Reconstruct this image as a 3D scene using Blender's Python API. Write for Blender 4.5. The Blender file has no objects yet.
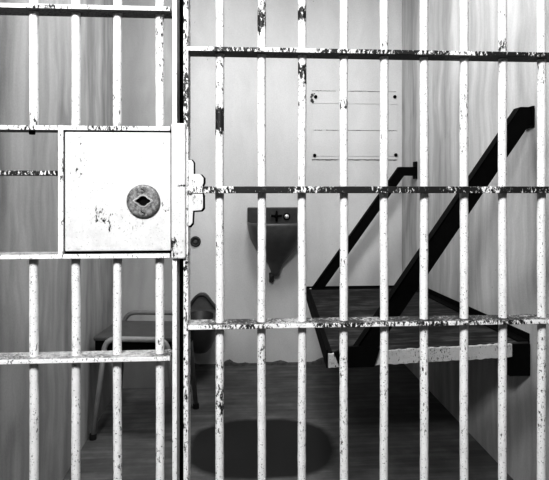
import bpy, bmesh, math, random
from mathutils import Vector, Matrix
random.seed(7)
C = bpy.context.scene.collection
PI = math.pi

# ------------------------------------------------------------------ camera numbers
F, CX, HY, H = 530.0, 274.5, 189.5, 1.2          # focal in px, centre column, horizon row, eye height
TH = math.atan(35.0/530.0)                       # camera turned a little to the right
ST, CT = math.sin(TH), math.cos(TH)
XL, XR, YB, ZC = -0.73, 1.13, 3.63, 2.72         # cell: left wall, right wall, back wall, ceiling
YG = 1.458                                       # plane of the bars

def ang(px): return math.tan(math.atan((px-CX)/F)+TH)      # X/Y of the ray
def onY(px, py, Y):
    X = ang(px)*Y; d = X*ST+Y*CT
    return Vector((X, Y, H-(py-HY)*d/F))
def onZ(px, py, z):
    d = F*(H-z)/(py-HY); t = ang(px); Y = d/(CT+t*ST)
    return Vector((t*Y, Y, z))

# ------------------------------------------------------------------ materials
def nodes(name):
    m = bpy.data.materials.new(name); m.use_nodes = True
    n = m.node_tree.nodes; l = m.node_tree.links
    b = n['Principled BSDF']
    return m, n, l, b
def g(v): return (v, v, v, 1)

def ramp(n, l, src, stops, interp='LINEAR'):
    r = n.new('ShaderNodeValToRGB'); r.color_ramp.interpolation = interp
    e = r.color_ramp.elements
    e[0].position, e[0].color = stops[0][0], g(stops[0][1])
    e[1].position, e[1].color = stops[-1][0], g(stops[-1][1])
    for p, v in stops[1:-1]:
        x = e.new(p); x.color = g(v)
    l.new(src, r.inputs[0]); return r.outputs[0]
def noise(n, l, vec, scale, detail=4, rough=.6):
    t = n.new('ShaderNodeTexNoise'); t.inputs['Scale'].default_value = scale
    t.inputs['Detail'].default_value = detail; t.inputs['Roughness'].default_value = rough
    l.new(vec, t.inputs['Vector']); return t.outputs['Fac']
def mathn(n, l, op, a, b=None, clamp=False):
    m = n.new('ShaderNodeMath'); m.operation = op; m.use_clamp = clamp
    for i, v in enumerate((a, b)):
        if v is None: continue
        if isinstance(v, (int, float)): m.inputs[i].default_value = v
        else: l.new(v, m.inputs[i])
    return m.outputs[0]
def mapping(n, l, scale=(1,1,1)):
    gm = n.new('ShaderNodeNewGeometry'); mp = n.new('ShaderNodeMapping')
    mp.inputs['Scale'].default_value = scale
    l.new(gm.outputs['Position'], mp.inputs['Vector']); return mp.outputs[0]
def mix(n, l, fac, a, b):
    m = n.new('ShaderNodeMix'); m.data_type = 'RGBA'
    l.new(fac, m.inputs[0])
    for i, v in ((6, a), (7, b)):
        if isinstance(v, (int, float)): m.inputs[i].default_value = g(v)
        else: l.new(v, m.inputs[i])
    return m.outputs[2]
def bump(n, l, b, h, s=.3, d=.01):
    x = n.new('ShaderNodeBump'); x.inputs['Strength'].default_value = s; x.inputs['Distance'].default_value = d
    l.new(h, x.inputs['Height']); l.new(x.outputs[0], b.inputs['Normal'])

def paint_material(name, base=.88, dark=.018, bias=0.0, rough=.55, topdust_undershade=0, specks=.9):
    """old thick white paint, chipped to black metal; the mesh's 'wear' attribute says where"""
    m, n, l, b = nodes(name)
    v = mapping(n, l)
    v2 = mapping(n, l, (1, 1, .45))
    fine = noise(n, l, v2, 150, 5, .72)
    big = noise(n, l, v, 9, 2, .5)
    at = n.new('ShaderNodeAttribute'); at.attribute_name = 'wear'
    s = mathn(n, l, 'ADD', fine, mathn(n, l, 'MULTIPLY', mathn(n, l, 'SUBTRACT', big, .5), .40))
    s = mathn(n, l, 'ADD', s, mathn(n, l, 'MULTIPLY', at.outputs['Fac'], .38))
    s = mathn(n, l, 'ADD', s, bias)
    chip = ramp(n, l, s, [(.635, 0), (.675, 1)])
    grime_shade = ramp(n, l, noise(n, l, v, 30, 5, .7), [(.3, base*.86), (.6, base)])
    gn = n.new('ShaderNodeNewGeometry'); sn = n.new('ShaderNodeSeparateXYZ'); l.new(gn.outputs['True Normal'], sn.inputs[0])
    dust = mathn(n, l, 'MULTIPLY', ramp(n, l, sn.outputs[2], [(.7, 0), (.9, 1)]), topdust_undershade)
    dn = ramp(n, l, noise(n, l, v, 60, 5, .7), [(.35, .10), (.65, .42)])
    grime_shade = mix(n, l, dust, grime_shade, dn)
    under = mathn(n, l, 'MULTIPLY', ramp(n, l, mathn(n, l, 'MULTIPLY', sn.outputs[2], -1), [(.7, 0), (.9, 1)]), topdust_undershade)
    grime_shade = mix(n, l, under, grime_shade, .006)  # downward faces painted near-black: shadow under the rails put into the colour
    spk = ramp(n, l, noise(n, l, v, 210, 3, .6), [(.63, 0), (.67, 1)])
    chip = mathn(n, l, 'MAXIMUM', chip, mathn(n, l, 'MULTIPLY', spk, specks))
    col = mix(n, l, chip, grime_shade, dark)
    l.new(col, b.inputs['Base Color'])
    b.inputs['Roughness'].default_value = rough
    b.inputs['Specular IOR Level'].default_value = .3
    hh = mathn(n, l, 'SUBTRACT', mathn(n, l, 'MULTIPLY', fine, .5), chip)
    bump(n, l, b, hh, .35, .002)
    return m

def plain(name, v, rough=.6, metal=0, var=.25, scale=25, bstr=.15, spec=.3):
    m, n, l, b = nodes(name)
    p = mapping(n, l)
    f = noise(n, l, p, scale, 5, .65)
    c = ramp(n, l, f, [(.3, v*(1-var)), (.7, v*(1+var))])
    l.new(c, b.inputs['Base Color'])
    b.inputs['Roughness'].default_value = rough; b.inputs['Metallic'].default_value = metal
    b.inputs['Specular IOR Level'].default_value = spec
    bump(n, l, b, f, bstr, .004)
    return m

def wall_material(name, base, streak, sc=(7, 7, .45), fine=.06):
    """painted plaster with damp runs that streak downward"""
    m, n, l, b = nodes(name)
    v = mapping(n, l); vs = mapping(n, l, sc)
    wob = noise(n, l, v, 2.2, 3, .5)
    cmb = n.new('ShaderNodeVectorMath'); cmb.operation = 'ADD'
    sca = n.new('ShaderNodeVectorMath'); sca.operation = 'SCALE'; sca.inputs['Scale'].default_value = .8
    tx = n.new('ShaderNodeTexNoise'); tx.inputs['Scale'].default_value = 2.5; l.new(v, tx.inputs['Vector'])
    l.new(tx.outputs['Color'], sca.inputs[0]); l.new(vs, cmb.inputs[0]); l.new(sca.outputs[0], cmb.inputs[1])
    st = noise(n, l, cmb.outputs[0], 1.0, 4, .55)
    st2 = noise(n, l, cmb.outputs[0], 3.2, 2, .5)
    s = mathn(n, l, 'ADD', mathn(n, l, 'MULTIPLY', st, .7), mathn(n, l, 'MULTIPLY', st2, .3))
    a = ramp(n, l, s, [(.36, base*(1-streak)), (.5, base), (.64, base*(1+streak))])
    gr = noise(n, l, v, 160, 2, .6)
    k = ramp(n, l, gr, [(.3, 1-fine), (.7, 1+fine)])
    mm = n.new('ShaderNodeMix'); mm.data_type = 'RGBA'; mm.blend_type = 'MULTIPLY'; mm.inputs[0].default_value = 1
    l.new(a, mm.inputs[6]); l.new(k, mm.inputs[7])
    sp = ramp(n, l, noise(n, l, v, 48, 3, .6), [(.735, 0), (.76, 1)])
    l.new(mix(n, l, sp, mm.outputs[2], base*.45), b.inputs['Base Color'])
    b.inputs['Roughness'].default_value = .8; b.inputs['Specular IOR Level'].default_value = .15
    bump(n, l, b, gr, .15, .003)
    return m

def floor_material():
    m, n, l, b = nodes('worn_concrete')
    v = mapping(n, l)
    f = noise(n, l, v, 6, 6, .65)
    vx = mapping(n, l, (1.2, 14, 1)); sc = noise(n, l, vx, 2, 4, .6)
    s = mathn(n, l, 'ADD', mathn(n, l, 'MULTIPLY', f, .5), mathn(n, l, 'MULTIPLY', sc, .5))
    c = ramp(n, l, s, [(.3, .055), (.5, .105), (.7, .19)])
    # a dark oval in the floor colour, in front of the wash basin
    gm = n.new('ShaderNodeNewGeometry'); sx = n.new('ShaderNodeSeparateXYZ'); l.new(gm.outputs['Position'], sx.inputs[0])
    dx = mathn(n, l, 'DIVIDE', mathn(n, l, 'SUBTRACT', sx.outputs[0], DARK_OVAL.x), .36)
    dy = mathn(n, l, 'DIVIDE', mathn(n, l, 'SUBTRACT', sx.outputs[1], DARK_OVAL.y), .30)
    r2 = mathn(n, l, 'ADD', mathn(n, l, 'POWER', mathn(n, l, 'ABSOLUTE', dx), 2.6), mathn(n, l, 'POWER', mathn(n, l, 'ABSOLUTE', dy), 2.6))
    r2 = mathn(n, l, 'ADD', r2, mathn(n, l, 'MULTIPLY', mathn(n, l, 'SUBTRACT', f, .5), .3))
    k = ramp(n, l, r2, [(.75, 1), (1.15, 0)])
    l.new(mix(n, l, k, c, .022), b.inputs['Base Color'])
    b.inputs['Roughness'].default_value = .75; b.inputs['Specular IOR Level'].default_value = .2
    bump(n, l, b, s, .2, .004)
    return m

def wood_material():
    m, n, l, b = nodes('dark_boards')
    v = mapping(n, l, (2.2, 26, 20)); f = noise(n, l, v, 2.0, 5, .65)
    v2 = mapping(n, l); q = noise(n, l, v2, 9, 4, .6)
    s = mathn(n, l, 'ADD', mathn(n, l, 'MULTIPLY', f, .6), mathn(n, l, 'MULTIPLY', q, .4))
    c = ramp(n, l, s, [(.36, .003), (.5, .014), (.66, .075)])
    l.new(c, b.inputs['Base Color']); b.inputs['Roughness'].default_value = .7
    b.inputs['Specular IOR Level'].default_value = .15
    bump(n, l, b, f, .3, .004)
    return m

DARK_OVAL = onZ(262, 446, 0)
M = {
 'bars': paint_material('chipped_white_bar_paint', .84, bias=-.02),
 'rails': paint_material('battered_white_rail_paint', .84, bias=.01, topdust_undershade=.85),
 'box': paint_material('white_lock_box_paint', .66, bias=-.03, specks=.3),
 'front': paint_material('chipped_front_board_paint', .5, bias=-.03),
 'black': plain('black_painted_steel', .0025, .7, 0, .4, 40, .1, .06),
 'gap': plain('black_steel_gap_shade', .003, .8, 0, .3, 40, .1, .1),  # near-black; also stands in for shade in gaps and slits
 'lock': plain('mottled_lock_metal', .2, .5, .2, .85, 150, .3),
 'bright': plain('polished_chrome', .85, .2, .6, .1, 30, 0, .5),
 'steel': plain('dull_grey_steel', .10, .45, .2, .2, 14, .05),
 'steel_dark': plain('tarnished_dark_steel', .05, .5, .2, .3, 18, .05),
 'stool': plain('grey_painted_metal', .085, .5, 0, .2, 20, .05),
 'tube': plain('light_grey_tube', .34, .4, .1, .15, 30, .05),
 'tube_dark': plain('worn_grey_tube', .2, .4, .1, .15, 30, .05),
 'rubber': plain('dark_rubber', .02, .8, 0, .2, 30, .05, .1),
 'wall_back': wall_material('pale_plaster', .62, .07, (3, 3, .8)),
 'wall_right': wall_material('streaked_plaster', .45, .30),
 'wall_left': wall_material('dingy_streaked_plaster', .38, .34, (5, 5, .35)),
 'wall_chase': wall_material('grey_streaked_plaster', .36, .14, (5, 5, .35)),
 'ceiling': plain('ceiling_plaster', .6, .85, 0, .1, 8, .05),
 'wood': wood_material(),
 'plate': wall_material('painted_over_plate', .63, .05, (3, 3, .8)),
 'crack': plain('cracked_plaster_edge', .10, .9, 0, .4, 40, .2, .05),
 'corridor': plain('corridor_plaster', .5, .85, 0, .1, 8, .05),
}
M['floor'] = floor_material()

# ------------------------------------------------------------------ mesh helpers
class MB:
    def __init__(s): s.bm = bmesh.new(); s.w = s.bm.verts.layers.float.new('wear')
    def _wear(s, vs, wear):
        if wear is None: return
        for v in vs: v[s.w] = wear(v.co) if callable(wear) else wear
    def box(s, a, b, bev=0, wear=None, cuts=None, rot=None):
        a, b = Vector(a), Vector(b)
        bm = bmesh.new(); w = bm.verts.layers.float.new('wear')
        bmesh.ops.create_cube(bm, size=1)
        d = b-a; c = (a+b)/2
        for v in bm.verts: v.co = Vector((v.co.x*d.x, v.co.y*d.y, v.co.z*d.z))+c
        if cuts:
            for ax, k in cuts:
                es = [e for e in bm.edges if abs((e.verts[0].co-e.verts[1].co)[ax]) > 1e-6 and
                      all(abs((e.verts[0].co-e.verts[1].co)[q]) < 1e-6 for q in range(3) if q != ax)]
                bmesh.ops.subdivide_edges(bm, edges=es, cuts=k, use_grid_fill=True)
        if bev:
            es = [e for e in bm.edges if len(e.link_faces) == 2 and e.calc_face_angle(0) > .5]
            bmesh.ops.bevel(bm, geom=es, offset=bev, segments=2, affect='EDGES', profile=.5)
        if rot is not None: bmesh.ops.transform(bm, matrix=rot, verts=bm.verts)
        s.merge(bm, wear); return s
    def merge(s, bm, wear=None):
        me = bpy.data.meshes.new('t'); bm.to_mesh(me); bm.free()
        n0 = len(s.bm.verts); s.bm.from_mesh(me); bpy.data.meshes.remove(me)
        s.bm.verts.ensure_lookup_table()
        s._wear(s.bm.verts[n0:], wear)
    def tube(s, pts, r, seg=14, wear=None, cap=True):
        pts = [Vector(p) for p in pts]; rings = []; n = len(pts)
        rr = r if isinstance(r, (list, tuple)) else [r]*n
        up = None
        for i, p in enumerate(pts):
            t = (pts[min(i+1, n-1)]-pts[max(i-1, 0)]).normalized()
            if up is None:
                ref = Vector((0, 1, 0)) if abs(t.y) < .9 else Vector((1, 0, 0))
                up = t.cross(ref).normalized()
            up = (up-t*up.dot(t)).normalized(); sd = t.cross(up)
            ring = [s.bm.verts.new(p+(up*math.cos(2*PI*k/seg)+sd*math.sin(2*PI*k/seg))*rr[i]) for k in range(seg)]
            s._wear(ring, wear); rings.append(ring)
        for a, b in zip(rings, rings[1:]):
            for k in range(seg):
                f = s.bm.faces.new((a[k], a[(k+1) % seg], b[(k+1) % seg], b[k])); f.smooth = True
        if cap:
            s.bm.faces.new(rings[0][::-1]); s.bm.faces.new(rings[-1])
        return s
    def loft(s, rings, closed=True, cap0=False, cap1=False, smooth=True, wear=None):
        R = [[s.bm.verts.new(p) for p in r] for r in rings]
        for r in R: s._wear(r, wear)
        for a, b in zip(R, R[1:]):
            n = len(a)
            for k in range(n if closed else n-1):
                f = s.bm.faces.new((a[k], a[(k+1) % n], b[(k+1) % n], b[k])); f.smooth = smooth
        if cap0: s.bm.faces.new(R[0][::-1])
        if cap1: s.bm.faces.new(R[-1])
        return s
    def prism(s, poly, axis, a, b, bev=0, wear=None):
        """poly: list of 3-D points in a plane; extruded by moving along axis from a to b"""
        bm = bmesh.new(); bm.verts.layers.float.new('wear')
        def at(p, t): q = Vector(p); q[axis] = t; return q
        A = [bm.verts.new(at(p, a)) for p in poly]; B = [bm.verts.new(at(p, b)) for p in poly]
        n = len(A); bm.faces.new(A[::-1]); bm.faces.new(B)
        for k in range(n): bm.faces.new((A[k], A[(k+1) % n], B[(k+1) % n], B[k]))
        bmesh.ops.recalc_face_normals(bm, faces=bm.faces)
        if bev:
            bmesh.ops.bevel(bm, geom=list(bm.edges), offset=bev, segments=2, affect='EDGES', profile=.5)
        s.merge(bm, wear); return s
    def disc(s, c, axis, r, h, seg=32, bev=0):
        bm = bmesh.new(); bm.verts.layers.float.new('wear')
        bmesh.ops.create_cone(bm, cap_ends=True, segments=seg, radius1=r, radius2=r, depth=h)
        if bev:
            es = [e for e in bm.edges if abs(e.calc_face_angle(0)) > 1]
            bmesh.ops.bevel(bm, geom=es, offset=bev, segments=2, affect='EDGES', profile=.5)
        q = Vector((0, 0, 1)).rotation_difference(Vector(axis)).to_matrix().to_4x4()
        bmesh.ops.transform(bm, matrix=Matrix.Translation(Vector(c)) @ q, verts=bm.verts)
        s.merge(bm); return s
    def build(s, name, mat, parent=None, flat=True):
        bmesh.ops.recalc_face_normals(s.bm, faces=s.bm.faces)
        me = bpy.data.meshes.new(name); s.bm.to_mesh(me); s.bm.free()
        me.materials.append(mat)
        o = bpy.data.objects.new(name, me); C.objects.link(o)
        if parent is not None:
            o.parent = parent
            p = parent; off = Vector()
            off = world_loc(parent)
            if off.length > 0: me.transform(Matrix.Translation(-off))
        return o
def world_loc(o):
    v = Vector()
    while o is not None: v += o.location; o = o.parent
    return v
def empty(name, loc, label, cat, group=None):
    o = bpy.data.objects.new(name, None); C.objects.link(o); o.location = loc
    o.empty_display_size = .1
    o['label'] = label; o['category'] = cat
    if group: o['group'] = group
    return o
def structure(o): o['kind'] = 'structure'; return o

# ------------------------------------------------------------------ the setting
structure(MB().box((XL-.9, -2.2, -.1), (XR+.9, YB+.12, 0)).build('floor', M['floor']))
structure(MB().box((XL-.9, -2.2, ZC), (XR+.9, YB+.12, ZC+.1)).build('ceiling', M['ceiling']))
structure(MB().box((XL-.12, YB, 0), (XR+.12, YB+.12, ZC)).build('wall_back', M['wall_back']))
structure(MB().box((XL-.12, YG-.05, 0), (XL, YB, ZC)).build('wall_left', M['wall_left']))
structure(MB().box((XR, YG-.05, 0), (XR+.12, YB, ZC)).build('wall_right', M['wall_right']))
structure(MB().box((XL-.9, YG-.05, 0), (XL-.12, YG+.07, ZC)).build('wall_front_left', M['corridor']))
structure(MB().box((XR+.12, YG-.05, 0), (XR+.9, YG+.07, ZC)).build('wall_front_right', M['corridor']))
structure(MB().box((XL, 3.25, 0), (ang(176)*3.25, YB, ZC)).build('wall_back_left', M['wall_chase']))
# lumpy peeled plaster foot where the back wall meets the floor
pts_t = []
mb = MB(); N = 70; rows = []
for i in range(N+1):
    x = XL+(XR-XL)*i/N
    hgt = .012+.022*max(0, math.sin(i*.55)+.6*math.sin(i*1.31+1))*(.4+random.random()*.6)
    t = .012+.010*random.random()
    rows.append([Vector((x, YB, 0)), Vector((x, YB-t, 0)), Vector((x, YB-t*.8, hgt*.6)), Vector((x, YB-.002, hgt)), Vector((x, YB, hgt))])
mb.loft(rows, closed=True, cap0=True, cap1=True, smooth=False)
structure(mb.build('baseboard_back', M['crack']))

# ------------------------------------------------------------------ bars
RB = .0117                    # bar radius
RD = .065                     # how deep the flat rails are, front to back
RT = .0125                    # rail thickness
GF = YG-RD/2                  # front edge of the rails
def px_x(px, Y=YG): return ang(px)*Y
def bar_wear(spots, base=0.0):
    def w(co):
        v = base
        for z, s, a in spots: v += a*math.exp(-((co.z-z)/s)**2)
        return v
    return w
def zof(py, px, Y=YG): return onY(px, py, Y).z
def bar(parent, px, z0, z1, spots=(), base=0.0, r=RB, Y=YG):
    x = px_x(px, Y); n = max(2, int((z1-z0)/.02)); pts = []
    for i in range(n+1):
        z = z0+(z1-z0)*i/n
        pts.append((x+.0006*math.sin(z*9+px), Y, z))
    rr = [r*(1+.02*math.sin(i*1.7+px)+.015*random.uniform(-1, 1)) for i in range(n+1)]
    sp = [(zof(py, px, Y), s/365., a) for py, s, a in spots]
    return MB().tube(pts, rr, 16, bar_wear(sp, base)).build('bar', M['bars'], parent)
def rail(parent, x0, x1, z, wear=0, name='rail', topdark=None, t=RT, mat='rails'):
    n = max(2, int((x1-x0)/.02))
    def w(co):
        v = wear(co.x) if callable(wear) else wear
        if co.y > GF+.012: v += .18
        return v
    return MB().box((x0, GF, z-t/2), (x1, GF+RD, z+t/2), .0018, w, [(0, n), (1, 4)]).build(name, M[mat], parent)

# ---- the gate on the left
gate = empty('barred_gate', (px_x(100), YG, 0), 'white chipped barred cell gate with square lock box, at the left', 'gate')
ZTOP = 2.45
gz = {k: onY(90, y, GF).z for k, y in dict(top=7, a=128, m=173, b=256.5, low=360.5).items()}
xs0 = XL+.03; xs1 = px_x(171.5)
BW = {34: [(120, 18, .25)], 76: [], 117.5: [(95, 30, .25)], 160: [(60, 35, .22), (25, 15, .2)]}
for px in (-8, 34, 76, 117.5, 160):
    bar(gate, px, gz['a'], ZTOP, BW.get(px, []), .0)
    bar(gate, px, .06, gz['b'], [(440, 40, .16), (345, 10, .25)], .0)
rail(gate, xs0, xs1, gz['top'], .10)
rail(gate, xs0, xs1, gz['a'], lambda x: .12+.25*math.exp(-((x-px_x(95))/.025)**2)+.2*math.exp(-((x-px_x(33))/.02)**2))
rail(gate, xs0, px_x(60), gz['m'], .42)
rail(gate, xs0, xs1, gz['b'], lambda x: .05+.2*math.exp(-((x-px_x(128))/.03)**2))
rail(gate, xs0, xs1, gz['low'], lambda x: .03+.25*math.exp(-((x-px_x(165))/.03)**2))
rail(gate, xs0, xs1, .055, .1)
rail(gate, xs0, xs1, 2.05, .1)
rail(gate, xs0, xs1, ZTOP, .1)
def stile(parent, xa, xb, z0, z1, base, spots=(), y0=GF, y1=GF+RD, name='stile', mat='rails'):
    sp = [(onY(180, py, GF).z, s/365., a) for py, s, a in spots]
    w = bar_wear(sp, base)
    return MB().box((xa, y0, z0), (xb, y1, z1), .0018, w, [(2, int((z1-z0)/.025))]).build(name, M[mat], parent)
stile(gate, px_x(172.2, GF), px_x(177, GF), .05, ZTOP, -.08, mat='bars')
stile(gate, xs0-.012, xs0+.008, .05, ZTOP, 0, mat='bars')
# small bolt heads under the rail beside the open slot
MB().disc((px_x(34), GF+.02, gz['a']-.010), (0, 0, 1), .008, .012, 12, .001).build('bolt', M['black'], gate)

# lock box
def bx(px, py, Y=GF): return onY(px, py, Y)
box_root = MB()
a = bx(62, 255); b = bx(172, 129)
box_root.box((a.x, GF+.012, a.z), (b.x, GF+RD, b.z), .002)
lock_box = box_root.build('lock_box', M['gap'], gate)
def wbox(co):
    p = bx(100, 218); d = math.hypot((co.x-p.x)/.040, (co.z-p.z)/.034)
    q = bx(78, 165); e = math.hypot((co.x-q.x)/.03, (co.z-q.z)/.08)
    return .52*math.exp(-d*d)+.30*math.exp(-e*e)
a = bx(64.6, 251.6); b = bx(170.6, 132.4)
MB().box((a.x, GF+.002, a.z), (b.x, GF+.02, b.z), .0025, wbox, [(0, 30), (2, 30)]).build('front_plate', M['box'], lock_box)
a = bx(58, 259); b = bx(63.4, 125)
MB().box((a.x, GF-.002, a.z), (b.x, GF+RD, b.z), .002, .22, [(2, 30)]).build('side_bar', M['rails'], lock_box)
a = bx(171.6, 258.5); b = bx(186, 123.5)
def wst(co):
    p = bx(182, 186); e = math.hypot((co.x-p.x)/.010, (co.z-p.z)/.004)
    q = bx(173, 243); h = math.hypot((co.x-q.x)/.012, (co.z-q.z)/.03)
    return 1.0*math.exp(-e*e)+.6*math.exp(-h*h)
MB().box((a.x, GF-.010, a.z), (b.x, GF+.001, b.z), .004, wst, [(0, 8), (2, 60)]).build('bolt_cover', M['box'], lock_box)
# four faint plug marks near the plate corners
for p in ((79, 135), (120, 135), (159, 135), (78, 247), (160, 247)):
    c = bx(*p); MB().disc((c.x, GF+.0015, c.z), (0, 1, 0), .006, .002, 16, .0005).build('rivet', M['box'], lock_box)
# escutcheon: ring with a real keyhole opening
c = bx(143.5, 201); R0 = .0435
y_f = GF-.009
def keyhole(k, n=64):
    t = 2*PI*k/n; r = .0125
    x, z = math.cos(t), math.sin(t)
    if abs(z) < .45: r = .0125+.007*(1-(abs(z)/.45))**.9
    return x*r, z*r
n = 64; rings = []
prof_out = [(R0, GF+.002), (R0, y_f+.004), (R0-.003, y_f+.001), (R0-.006, y_f)]
for r, y in prof_out:
    rings.append([Vector((c.x+r*math.cos(2*PI*k/n), y, c.z+r*math.sin(2*PI*k/n))) for k in range(n)])
for s_, y in ((1.35, y_f-.0002), (1.0, y_f+.001), (1.0, GF+.002)):
    rings.append([Vector((c.x+keyhole(k)[0]*s_, y, c.z+keyhole(k)[1]*s_)) for k in range(n)])
esc = MB().loft(rings, smooth=False).build('keyhole_plate', M['lock'], lock_box)
rim = []
for s_, y in ((1.40, y_f-.0001), (1.30, y_f-.0022), (1.06, y_f-.0022), (1.0, y_f+.002)):
    rim.append([Vector((c.x+keyhole(k)[0]*s_, y, c.z+keyhole(k)[1]*s_)) for k in range(n)])
MB().loft(rim, smooth=False).build('keyhole_rim', M['bright'], esc)
MB().prism([(c.x+keyhole(k)[0]*1.05, 0, c.z+keyhole(k)[1]*1.05) for k in range(n)], 1, GF+.0005, GF+.0022).build('keyhole', M['gap'], esc)
for dz in (.030, -.030):
    s = MB().disc((c.x, y_f-.001, c.z+dz), (0, 1, 0), .0065, .004, 20, .001).build('screw', M['lock'], esc)
    MB().box((c.x-.0055, y_f-.0036, c.z+dz-.0012), (c.x+.0055, y_f-.0025, c.z+dz+.0012),
             rot=Matrix.Translation((c.x, 0, c.z+dz)) @ Matrix.Rotation(.5, 4, 'Y') @ Matrix.Translation((-c.x, 0, -c.z-dz))).build('slot', M['gap'], s)

# ---- the fixed grille on the right
grille = empty('barred_grille', (px_x(360), YG, 0), 'white chipped fixed grille of round bars, right of the gate', 'grille')
xa, xb = px_x(183.3, GF), px_x(188.3, GF)
stile(grille, xa, xb, .0, ZC, .16, [(95, 45, .28), (20, 40, .1), (300, 50, .12), (400, 50, .15)])
# added black strip standing in for the shade in the slit beside the gate
MB().box((px_x(176, GF+RD+.02), GF+RD+.004, 0), (px_x(187, GF+RD+.02), GF+RD+.012, ZC), .001).build('slit_shade_strip', M['gap'], grille)
SP = {219.8: [(18, 14, .45), (90, 25, .25), (122, 14, .95), (245, 18, .28)],
      261.7: [(22, 14, .75), (5, 6, .3), (235, 20, .15)],
      302: [(15, 9, .8), (70, 10, .55), (95, 16, .45), (130, 20, .3), (180, 20, .2)],
      343.8: [(105, 8, .25), (280, 20, .1)],
      384: [(120, 25, .22)], 424: [(36, 6, .2), (60, 6, .2)],
      464: [(105, 30, .15)], 502.5: [(45, 7, .5), (10, 5, .3), (150, 20, .15)], 541.5: [(75, 14, .35), (340, 10, .2)]}
for px, sp in SP.items():
    bar(grille, px, 0, ZC, sp+[(425, 60, .13), (365, 40, .12)], -.01)
for px in (578, 613): bar(grille, px, 0, ZC, [], 0)
rx0, rx1 = px_x(187.5, GF), XR-.004
def rw(seed, lo, hi, f=26):
    ph = [random.Random(seed+i).uniform(0, 6.28) for i in range(4)]
    def w(x):
        v = .5+.28*math.sin(f*x+ph[0])+.2*math.sin(2.3*f*x+ph[1])+.15*math.sin(.6*f*x+ph[2])
        e = math.exp(-((x-rx0)/.05)**2)
        return (lo+(hi-lo)*v)*(1-e)
    return w
rail(grille, rx0, rx1, onY(240, 49.2, GF).z, rw(1, .22, .66))
rail(grille, rx0, rx1, onY(240, 189.8, GF).z, rw(2, .42, .85), t=.0185)
rail(grille, rx0, rx1, onY(240, 327, GF).z, rw(3, .18, .56))
rail(grille, rx0, rx1, 1.97, .2); rail(grille, rx0, rx1, .30, .2)
# stepped keeper plate that takes the bolt
K = [(187.2, 160), (191.5, 160), (193.6, 163), (193.6, 174), (200.5, 174.5), (203.5, 178), (203.5, 183), (202, 186.5), (202, 193),
     (203, 195), (203, 208), (201, 210.5), (193, 211), (192.4, 223), (190, 226), (187.2, 226)]
poly = [bx(x, y, GF) for x, y in K]
MB().prism([bx(187.2+(x-187.2)*1.06+.6, 193+(y-193)*1.035+.6, GF) for x, y in K], 1, GF+.0105, GF+.022).build('keeper_shadow_plate', M['gap'], grille)  # added black plate, drawn as a shadow outline round the keeper
MB().prism(poly, 1, GF+.003, GF+.010, .0015, .02).build('keeper_plate', M['box'], grille)
for p in ((190, 192.3),):
    q = bx(*p); MB().disc((q.x, GF-.001, q.z), (0, 1, 0), .0045, .004, 14, .001).build('bolt', M['lock'], grille)

# ------------------------------------------------------------------ bunk
YN = 1.985; YF = 3.33
bunk = empty('wall_bunk', (XR, (YN+YF)/2, .57), 'dark board bunk fixed to the right wall with a chipped white front edge', 'bunk')
NL = Vector((.335, YN, .580)); NR = Vector((XR, YN, .608)); FL = Vector((.425, YF, .572)); FR = Vector((XR, YF, .572))
def patch(u, v): return (NL*(1-u)+NR*u)*(1-v)+(FL*(1-u)+FR*u)*v
TB = .052
mb = MB(); nu, nv = 12, 16
top = [[patch(i/nu, j/nv)+Vector((0, .012 if j == 0 else 0, 0)) for i in range(nu+1)] for j in range(nv+1)]
tv = [[mb.bm.verts.new(p) for p in r] for r in top]
bv = [[mb.bm.verts.new(p-Vector((0, 0, TB))) for p in r] for r in top]
for j in range(nv):
    for i in range(nu):
        mb.bm.faces.new((tv[j][i], tv[j][i+1], tv[j+1][i+1], tv[j+1][i]))
        mb.bm.faces.new((bv[j][i], bv[j+1][i], bv[j+1][i+1], bv[j][i+1]))
for j in range(nv):
    for i in (0, nu): mb.bm.faces.new((tv[j][i], tv[j+1][i], bv[j+1][i], bv[j][i]))
for i in range(nu):
    for j in (0, nv): mb.bm.faces.new((tv[j][i], tv[j][i+1], bv[j][i+1], bv[j][i]))
mb.build('bed_board', M['wood'], bunk)
# the white front edge board, with nibbled edges
mb = MB(); rows = []; n = 60
for i in range(n+1):
    u = i/n*.90; p = patch(u, 0)
    e1 = random.uniform(-.0025, .0015); e2 = random.uniform(-.002, .003)
    rows.append([p+Vector((0, -.004, -.001+e1)), p+Vector((0, .0115, -.001+e1)), p+Vector((0, .0115, -TB-.001+e2)), p+Vector((0, -.004, -TB-.001+e2))])
def fw(co): return .10+.25*max(0, 1-min(abs(co.z-(NL.z+(NR.z-NL.z)*(co.x-NL.x)/(NR.x-NL.x))), abs(co.z-(NL.z-TB+(NR.z-NL.z)*(co.x-NL.x)/(NR.x-NL.x))))/.004)*.5
mb.loft(rows, closed=True, cap0=True, cap1=True, smooth=False, wear=fw)
mb.build('front_edge', M['front'], bunk)
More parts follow.
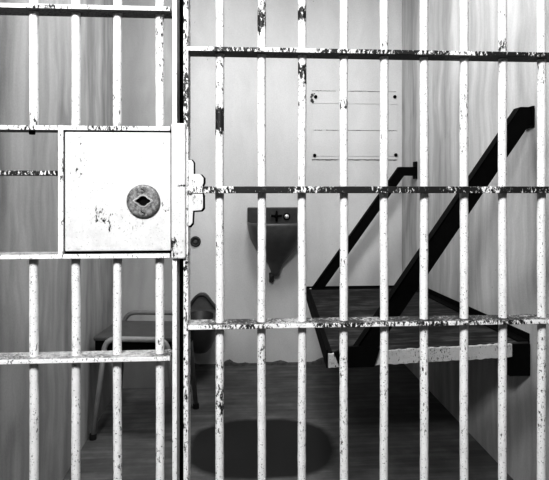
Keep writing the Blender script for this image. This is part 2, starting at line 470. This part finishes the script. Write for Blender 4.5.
# black angle iron along the open side, the far end and the wall
def angle_strip(p0, p1, w_in, lip, drop, t=.006):
    d = (p1-p0).normalized(); s = Vector((0, 0, 1)).cross(d).normalized()*w_in
    mb = MB()
    def quad(q):
        mb.loft([[p0+x for x in q], [p1+x for x in q]], closed=True, cap0=True, cap1=True, smooth=False)
    z = Vector((0, 0, 1)); sn = s.normalized()
    quad([-sn*t+z*lip, z*lip*1.0, -z*drop, -sn*t-z*drop])
    quad([z*.001, s+z*.001, s+z*(t*.7), z*(t*.7)])
    return mb
angle_strip(NL+Vector((0, .01, 0)), FL, -.016, .010, .058).build('side_rail', M['black'], bunk)
angle_strip(FR+Vector((-.002, 0, 0)), FL, .03, .014, .056).build('end_rail', M['black'], bunk)
angle_strip(NR+Vector((-.007, .012, .0)), FR+Vector((-.007, 0, 0)), .045, .030, .05).build('wall_rail', M['black'], bunk)
q = bx(312.5, 294, YF-.03)
MB().disc((FL.x+.018, YF-.035, .579), (0, 0, 1), .007, .006, 14, .001).build('bolt', M['bright'], bunk)
# bracket under the front end at the wall
MB().box((XR-.085, YN+.005, .475), (XR-.001, YN+.055, .60), .003).box((XR-.17, YN+.005, .545), (XR-.08, YN+.05, .60), .003).build('wall_bracket', M['black'], bunk)

def brace(path, Yc, w, plate, depth=.05, t=.007):
    """angle iron in the plane Y=Yc; path = (low point, elbow, wall point) in X,Z"""
    (x0, z0), (x1, z1), (x2, z2) = path
    d = Vector((x1-x0, 0, z1-z0)).normalized(); nrm = Vector((-d.z, 0, d.x))
    if nrm.z < 0: nrm = -nrm
    hw = w/2
    A = Vector((x0, 0, z0)); B = Vector((x1, 0, z1)); W = Vector((x2, 0, z2))
    low_w = Vector((x2, 0, z2-w)); 
    # lower elbow on the line of the lower edge at the height of the wall stub's underside
    L0 = A-nrm*hw; s = (low_w.z-L0.z)/d.z; le = L0+d*s
    U0 = A+nrm*hw; s2 = (W.z-U0.z)/d.z; ue = U0+d*s2
    poly = [A-nrm*hw, le, low_w, W, ue, A+nrm*hw]
    root = MB().prism(poly, 1, Yc, Yc+t, .001).prism([A+nrm*(hw-t), ue+Vector((0, 0, -t)), W+Vector((0, 0, -t)), W, ue, A+nrm*hw], 1, Yc, Yc+depth, .001).build('brace', M['black'], bunk)
    pz, ph = plate
    MB().box((x2, Yc-.006, z2-ph), (x2+.008, Yc+depth+.008, z2+pz), .001).build('wall_plate', M['black'], root)
    return root
# near brace
Yc = YN-.018
e = onY(521, 108, Yc); w_ = onY(531.5, 107, Yc); lo = onY(363, 353, Yc)
lo = onY(362, 356, Yc); up = onY(523.5, 118, Yc)
brace(((lo.x, lo.z), (up.x, up.z), (XR-.009, onY(531, 107, Yc).z)), Yc, .068, (.004, .078))
# foot of the near brace, bolted to the front corner of the bunk
f0 = onY(342, 344, Yc); f1 = onY(376, 366, Yc)
MB().prism([onY(345, 347, Yc), onY(358, 346, Yc), onY(380, 348, Yc), onY(374, 366.5, Yc), onY(340, 368, Yc), onY(334, 353, Yc)], 1, Yc-.004, Yc+.010, .001).build('brace_foot', M['black'], bunk)
# far brace
Yc = YF-.02
lo = onY(316, 292, Yc); up = onY(400, 174, Yc)
brace(((lo.x, lo.z), (up.x, up.z), (XR-.009, onY(416, 167, Yc).z)), Yc, .056, (.035, .075))

# ------------------------------------------------------------------ wash basin
sc = onY(274.5, 215, YB)          # backsplash centre on the wall
s0 = onY(247.5, 207, YB-.03).x; s1 = onY(303, 207, YB-.03).x
zt = onY(270, 207.5, YB-.035).z; SX = (s0+s1)/2; SWH = (s1-s0)/2
zr = onY(270, 224.5, YB-.24).z
sink = empty('wash_basin', (SX, YB, zr), 'grey metal wash basin hung on the back wall with a bright push button', 'sink')
MB().box((s0, YB-.035, zr-.02), (s1, YB, zt), .006).build('splash_back', M['steel_dark'], sink)
def basin_ring(z, f, dep, k=32, cy=None):
    """D-shaped outline: flat at the wall, rounded at the front"""
    pts = []
    for i in range(k+1):
        t = PI*i/k
        x = math.cos(t); y = math.sin(t)
        x = math.copysign(abs(x)**.62, x); y = abs(y)**.75
        pts.append(Vector((SX+x*SWH*f, YB-.012-y*dep, z)))
    pts.append(Vector((SX-SWH*f*.98, YB-.001, z))); pts.append(Vector((SX+SWH*f*.98, YB-.001, z)))
    return pts
DEP = .25
out = []
for z, f, d in ((zr-.001, .93, DEP-.02), (zr+.006, .97, DEP), (zr+.004, 1.0, DEP+.006), (zr-.012, 1.0, DEP+.004), (zr-.05, .97, DEP-.005), (zr-.11, .90, DEP-.03),
                (zr-.17, .74, DEP-.075), (zr-.23, .50, DEP-.13), (zr-.28, .27, DEP-.17), (zr-.33, .17, .065), (zr-.36, .15, .055)):
    out.append(basin_ring(z, f, d))
MB().loft(out, cap1=True).build('basin', M['steel'], sink)
inn = [basin_ring(zr-.002, .93, DEP-.018), basin_ring(zr-.05, .85, DEP-.04), basin_ring(zr-.09, .6, DEP-.09), basin_ring(zr-.10, .2, .08)]
MB().loft(inn, cap1=True).build('bowl', M['steel'], sink)
pc = onY(272, 275, YB-.10)
MB().tube([(pc.x, YB-.045, zr-.34), (pc.x, YB-.045, zr-.375), (pc.x, YB-.03, zr-.395), (pc.x, YB-.003, zr-.40)], .016).build('waste_pipe', M['steel_dark'], sink)
fc = onY(276.5, 216, YB-.05)
fz = MB().disc((fc.x, YB-.045, fc.z), (0, 1, 0), .014, .022, 20, .002)
fz.tube([(fc.x, YB-.055, fc.z+.036), (fc.x, YB-.055, fc.z), (fc.x, YB-.057, fc.z-.036)], [.006, .009, .007], 12)
fz.tube([(fc.x-.036, YB-.055, fc.z+.002), (fc.x, YB-.055, fc.z), (fc.x+.036, YB-.055, fc.z+.002)], [.008, .007, .008], 12)
fz.build('tap', M['black'], sink)
bc = onY(286.8, 216.5, YB-.05)
bb = MB().disc((bc.x, YB-.040, bc.z), (0, 1, 0), .024, .010, 28, .002).build('button_collar', M['black'], sink)
rings = []
for j in range(7):
    t = j/6*PI/2
    rings.append([Vector((bc.x+.0165*math.cos(t)*math.cos(2*PI*k/24), YB-.044-.016*math.sin(t), bc.z+.0165*math.cos(t)*math.sin(2*PI*k/24))) if j < 6 else
                  Vector((bc.x+.001*math.cos(2*PI*k/24), YB-.060, bc.z+.001*math.sin(2*PI*k/24))) for k in range(24)])
MB().loft(rings, cap1=True).build('push_button', M['bright'], sink)

# ------------------------------------------------------------------ toilet
tc = onY(198, 300, YB); TX = -.252
toilet = empty('wall_toilet', (TX, YB, .1), 'dark grey wall-hung toilet behind the gate posts, left of the wash basin', 'toilet')
RZ = .402
def oval(z, hw, y0, y1, k=36):
    cy = (y0+y1)/2; hl = (y1-y0)/2; pts = []
    for i in range(k):
        t = 2*PI*i/k; x = math.cos(t); y = math.sin(t)
        pts.append(Vector((TX+.76*hw*math.copysign(abs(x)**.85, x), cy+hl*math.copysign(abs(y)**.85, y), z)))
    return pts
r = [oval(RZ-.004, .115, YB-.42, YB-.10), oval(RZ+.002, .135, YB-.45, YB-.07), oval(RZ, .165, YB-.475, YB-.003), oval(RZ-.025, .168, YB-.478, YB-.002),
     oval(RZ-.05, .158, YB-.46, YB-.002), oval(RZ-.10, .145, YB-.42, YB-.002), oval(RZ-.16, .125, YB-.36, YB-.002), oval(RZ-.21, .10, YB-.30, YB-.002), oval(RZ-.25, .07, YB-.22, YB-.002), oval(RZ-.262, .04, YB-.15, YB-.02)]
MB().loft(r, cap1=True).build('bowl', M['steel'], toilet)
inner = [oval(RZ-.004, .116, YB-.421, YB-.099), oval(RZ-.08, .09, YB-.37, YB-.14), oval(RZ-.15, .05, YB-.30, YB-.2)]
MB().loft(inner, cap1=True).build('basin', M['steel_dark'], toilet)
prof = []
for i in range(25):
    x = -.125+.25*i/24; prof.append((x, .100*math.exp(-(abs(x)/.072)**2.6)))
poly = [(TX+x, 0, RZ+z) for x, z in prof]+[(TX+.125, 0, RZ-.03), (TX-.125, 0, RZ-.03)]
MB().prism(poly, 1, YB-.09, YB-.001, .004).build('back_ledge', M['steel'], toilet)
band = [Vector((TX+x, YB-.095, RZ+z)) for x, z in prof]
MB().tube(band, .010, 10).build('ledge_rim', M['steel_dark'], toilet)

# flush button on the wall above the toilet
fb = onY(195.5, 241.5, YB)
fl = empty('flush_button', (fb.x, YB, fb.z), 'small round dark flush button on the back wall, above the toilet', 'flush button')
rings = []
for r_, y in ((.036, YB), (.036, YB-.008), (.030, YB-.013), (.022, YB-.012), (.020, YB-.004), (.012, YB-.004)):
    rings.append([Vector((fb.x+r_*math.cos(2*PI*k/32), y, fb.z+r_*math.sin(2*PI*k/32))) for k in range(32)])
MB().loft(rings, cap1=True).build('collar', M['steel_dark'], fl)
MB().disc((fb.x, YB-.010, fb.z), (0, 1, 0), .0125, .012, 24, .002).build('plunger', M['steel'], fl)

# ------------------------------------------------------------------ painted-over plate on the back wall
p0 = onY(312, 159.5, YB); p1 = onY(397, 92, YB)
zs = [p0.z, onY(350, 156.5, YB).z, onY(350, 130.5, YB).z, onY(350, 104, YB).z, p1.z]
plate = empty('wall_panel', ((p0.x+p1.x)/2, YB, (p0.z+p1.z)/2), 'painted-over panel with four dark bolts on the back wall', 'panel')
mb = MB()
for za, zb in ((zs[0], zs[1]), (zs[1], zs[2]), (zs[2], zs[3]), (zs[3], zs[4])):
    gap = .0025
    mb.box((p0.x, YB-.004, za+gap/2), (p1.x, YB-.0002, zb-gap/2), .001)
mb.build('plate', M['plate'], plate)
mb = MB()
for z, seg in ((zs[4]+.001, ((312, 336), (345, 396))), (zs[2], ((314, 322), (326, 382), (388, 397))), (zs[0]-.001, ((312, 337), (344, 380), (386, 397)))):
    for xa_, xb_ in seg:
        a_ = px_x(xa_, YB); b_ = px_x(xb_, YB); k = 14
        pts = [(a_+(b_-a_)*i/k, YB-.003, z+random.uniform(-.002, .002)) for i in range(k+1)]
        mb.tube(pts, [random.uniform(.0008, .0026) for _ in pts], 6)
mb.build('crack_line', M['crack'], plate)
for p in ((315.5, 97), (394.5, 97), (314.5, 155.5), (395.5, 155)):
    c_ = onY(p[0], p[1], YB)
    MB().disc((c_.x, YB-.008, c_.z), (0, 1, 0), .0115, .010, 12, .0015).build('bolt', M['black'], plate)
c_ = onY(313, 97, YB)
mb = MB()
for dx, dz, r_ in ((-.004, .012, .011), (-.012, 0, .009), (-.008, -.02, .012), (-.002, -.033, .010), (-.014, -.028, .006), (.008, .022, .006)):
    k = 11
    pl = [(c_.x+dx+r_*(.6+.5*random.random())*math.cos(2*PI*i/k), 0, c_.z+dz+r_*(.6+.6*random.random())*math.sin(2*PI*i/k)) for i in range(k)]
    mb.prism(pl, 1, YB-.0046, YB-.0005)
mb.build('flaked_patch', M['crack'], plate)

# ------------------------------------------------------------------ stool
fl_ = onZ(96, 437, 0)
sx, sy, rz = -.475, 2.76, -math.radians(7)
stool = empty('metal_stool', (sx, sy, 0), 'grey metal stool with tubular legs by the left wall, behind the gate', 'stool')
RM = Matrix.Translation((sx, sy, 0)) @ Matrix.Rotation(rz, 4, 'Z')
def S(x, y, z): return RM @ Vector((x, y, z))
SW, SD, SZ = .215, .165, .475
mb = MB()
mb.box((-SW, -SD, SZ-.010), (SW, SD, SZ+.010), .006, rot=RM)
mb.build('seat', M['stool'], stool)
MB().box((-SW+.004, -SD+.012, SZ-.085), (SW-.004, SD-.008, SZ-.008), .004, rot=RM).build('apron', M['black'], stool)
def arc_path(ctrl, rad, k=7):
    """polyline with rounded corners"""
    out = [Vector(ctrl[0])]
    for a_, b_, c_ in zip(ctrl, ctrl[1:], ctrl[2:]):
        a_, b_, c_ = Vector(a_), Vector(b_), Vector(c_)
        p = b_+(a_-b_).normalized()*rad; q_ = b_+(c_-b_).normalized()*rad
        for i in range(k+1):
            t = i/k; out.append(p*(1-t)**2+b_*2*t*(1-t)+q_*t*t)
    out.append(Vector(ctrl[-1])); return out
yf = -SD-.008
front = arc_path([S(-.205, yf-.015, .012), S(-.150, yf, SZ+.004), S(.150, yf, SZ+.004), S(.205, yf-.015, .012)], .055)
MB().tube(front, .0135, 12).build('leg_frame', M['tube'], stool)
yr = SD+.010
rear = arc_path([S(-.215, yr+.02, .012), S(-.175, yr, SZ+.052), S(.175, yr, SZ+.052), S(.215, yr+.02, .012)], .07)
MB().tube(rear, .0125, 12).build('leg_frame', M['tube_dark'], stool)
for x, y in ((-.206, yf-.015), (.206, yf-.015), (-.215, yr+.02), (.215, yr+.02)):
    p = S(x, y, 0); MB().disc((p.x, p.y, .014), (0, 0, 1), .0165, .028, 16, .002).build('rubber_foot', M['rubber'], stool)

# ------------------------------------------------------------------ light
def area(name, loc, target, size, power, size_y=None):
    d = bpy.data.lights.new(name, 'AREA'); d.energy = power; d.size = size
    if size_y: d.shape = 'RECTANGLE'; d.size_y = size_y
    o = bpy.data.objects.new(name, d); C.objects.link(o); o.location = loc
    o.rotation_euler = (Vector(target)-Vector(loc)).to_track_quat('-Z', 'Y').to_euler()
    return o
area('corridor_lamp', (-.5, -.4, 2.6), (.1, YG, 1.0), .55, 80)
area('cell_lamp', (.2, 2.3, ZC-.03), (.2, 2.4, 0), .5, 21)
w = bpy.data.worlds.new('world'); bpy.context.scene.world = w; w.use_nodes = True
w.node_tree.nodes['Background'].inputs[0].default_value = (1, 1, 1, 1)
w.node_tree.nodes['Background'].inputs[1].default_value = .035

# ------------------------------------------------------------------ camera
cam = bpy.data.cameras.new('camera'); co = bpy.data.objects.new('camera', cam); C.objects.link(co)
co.location = (0, 0, H); co.rotation_euler = (PI/2, 0, -TH)
cam.sensor_fit = 'HORIZONTAL'; cam.sensor_width = 36; cam.lens = 36*F/549
cam.shift_y = -(240-HY)/549; cam.clip_start = .02
bpy.context.scene.camera = co
vs = bpy.context.scene.view_settings
vs.view_transform = 'Standard'; vs.look = 'None'; vs.exposure = .75; vs.gamma = .82
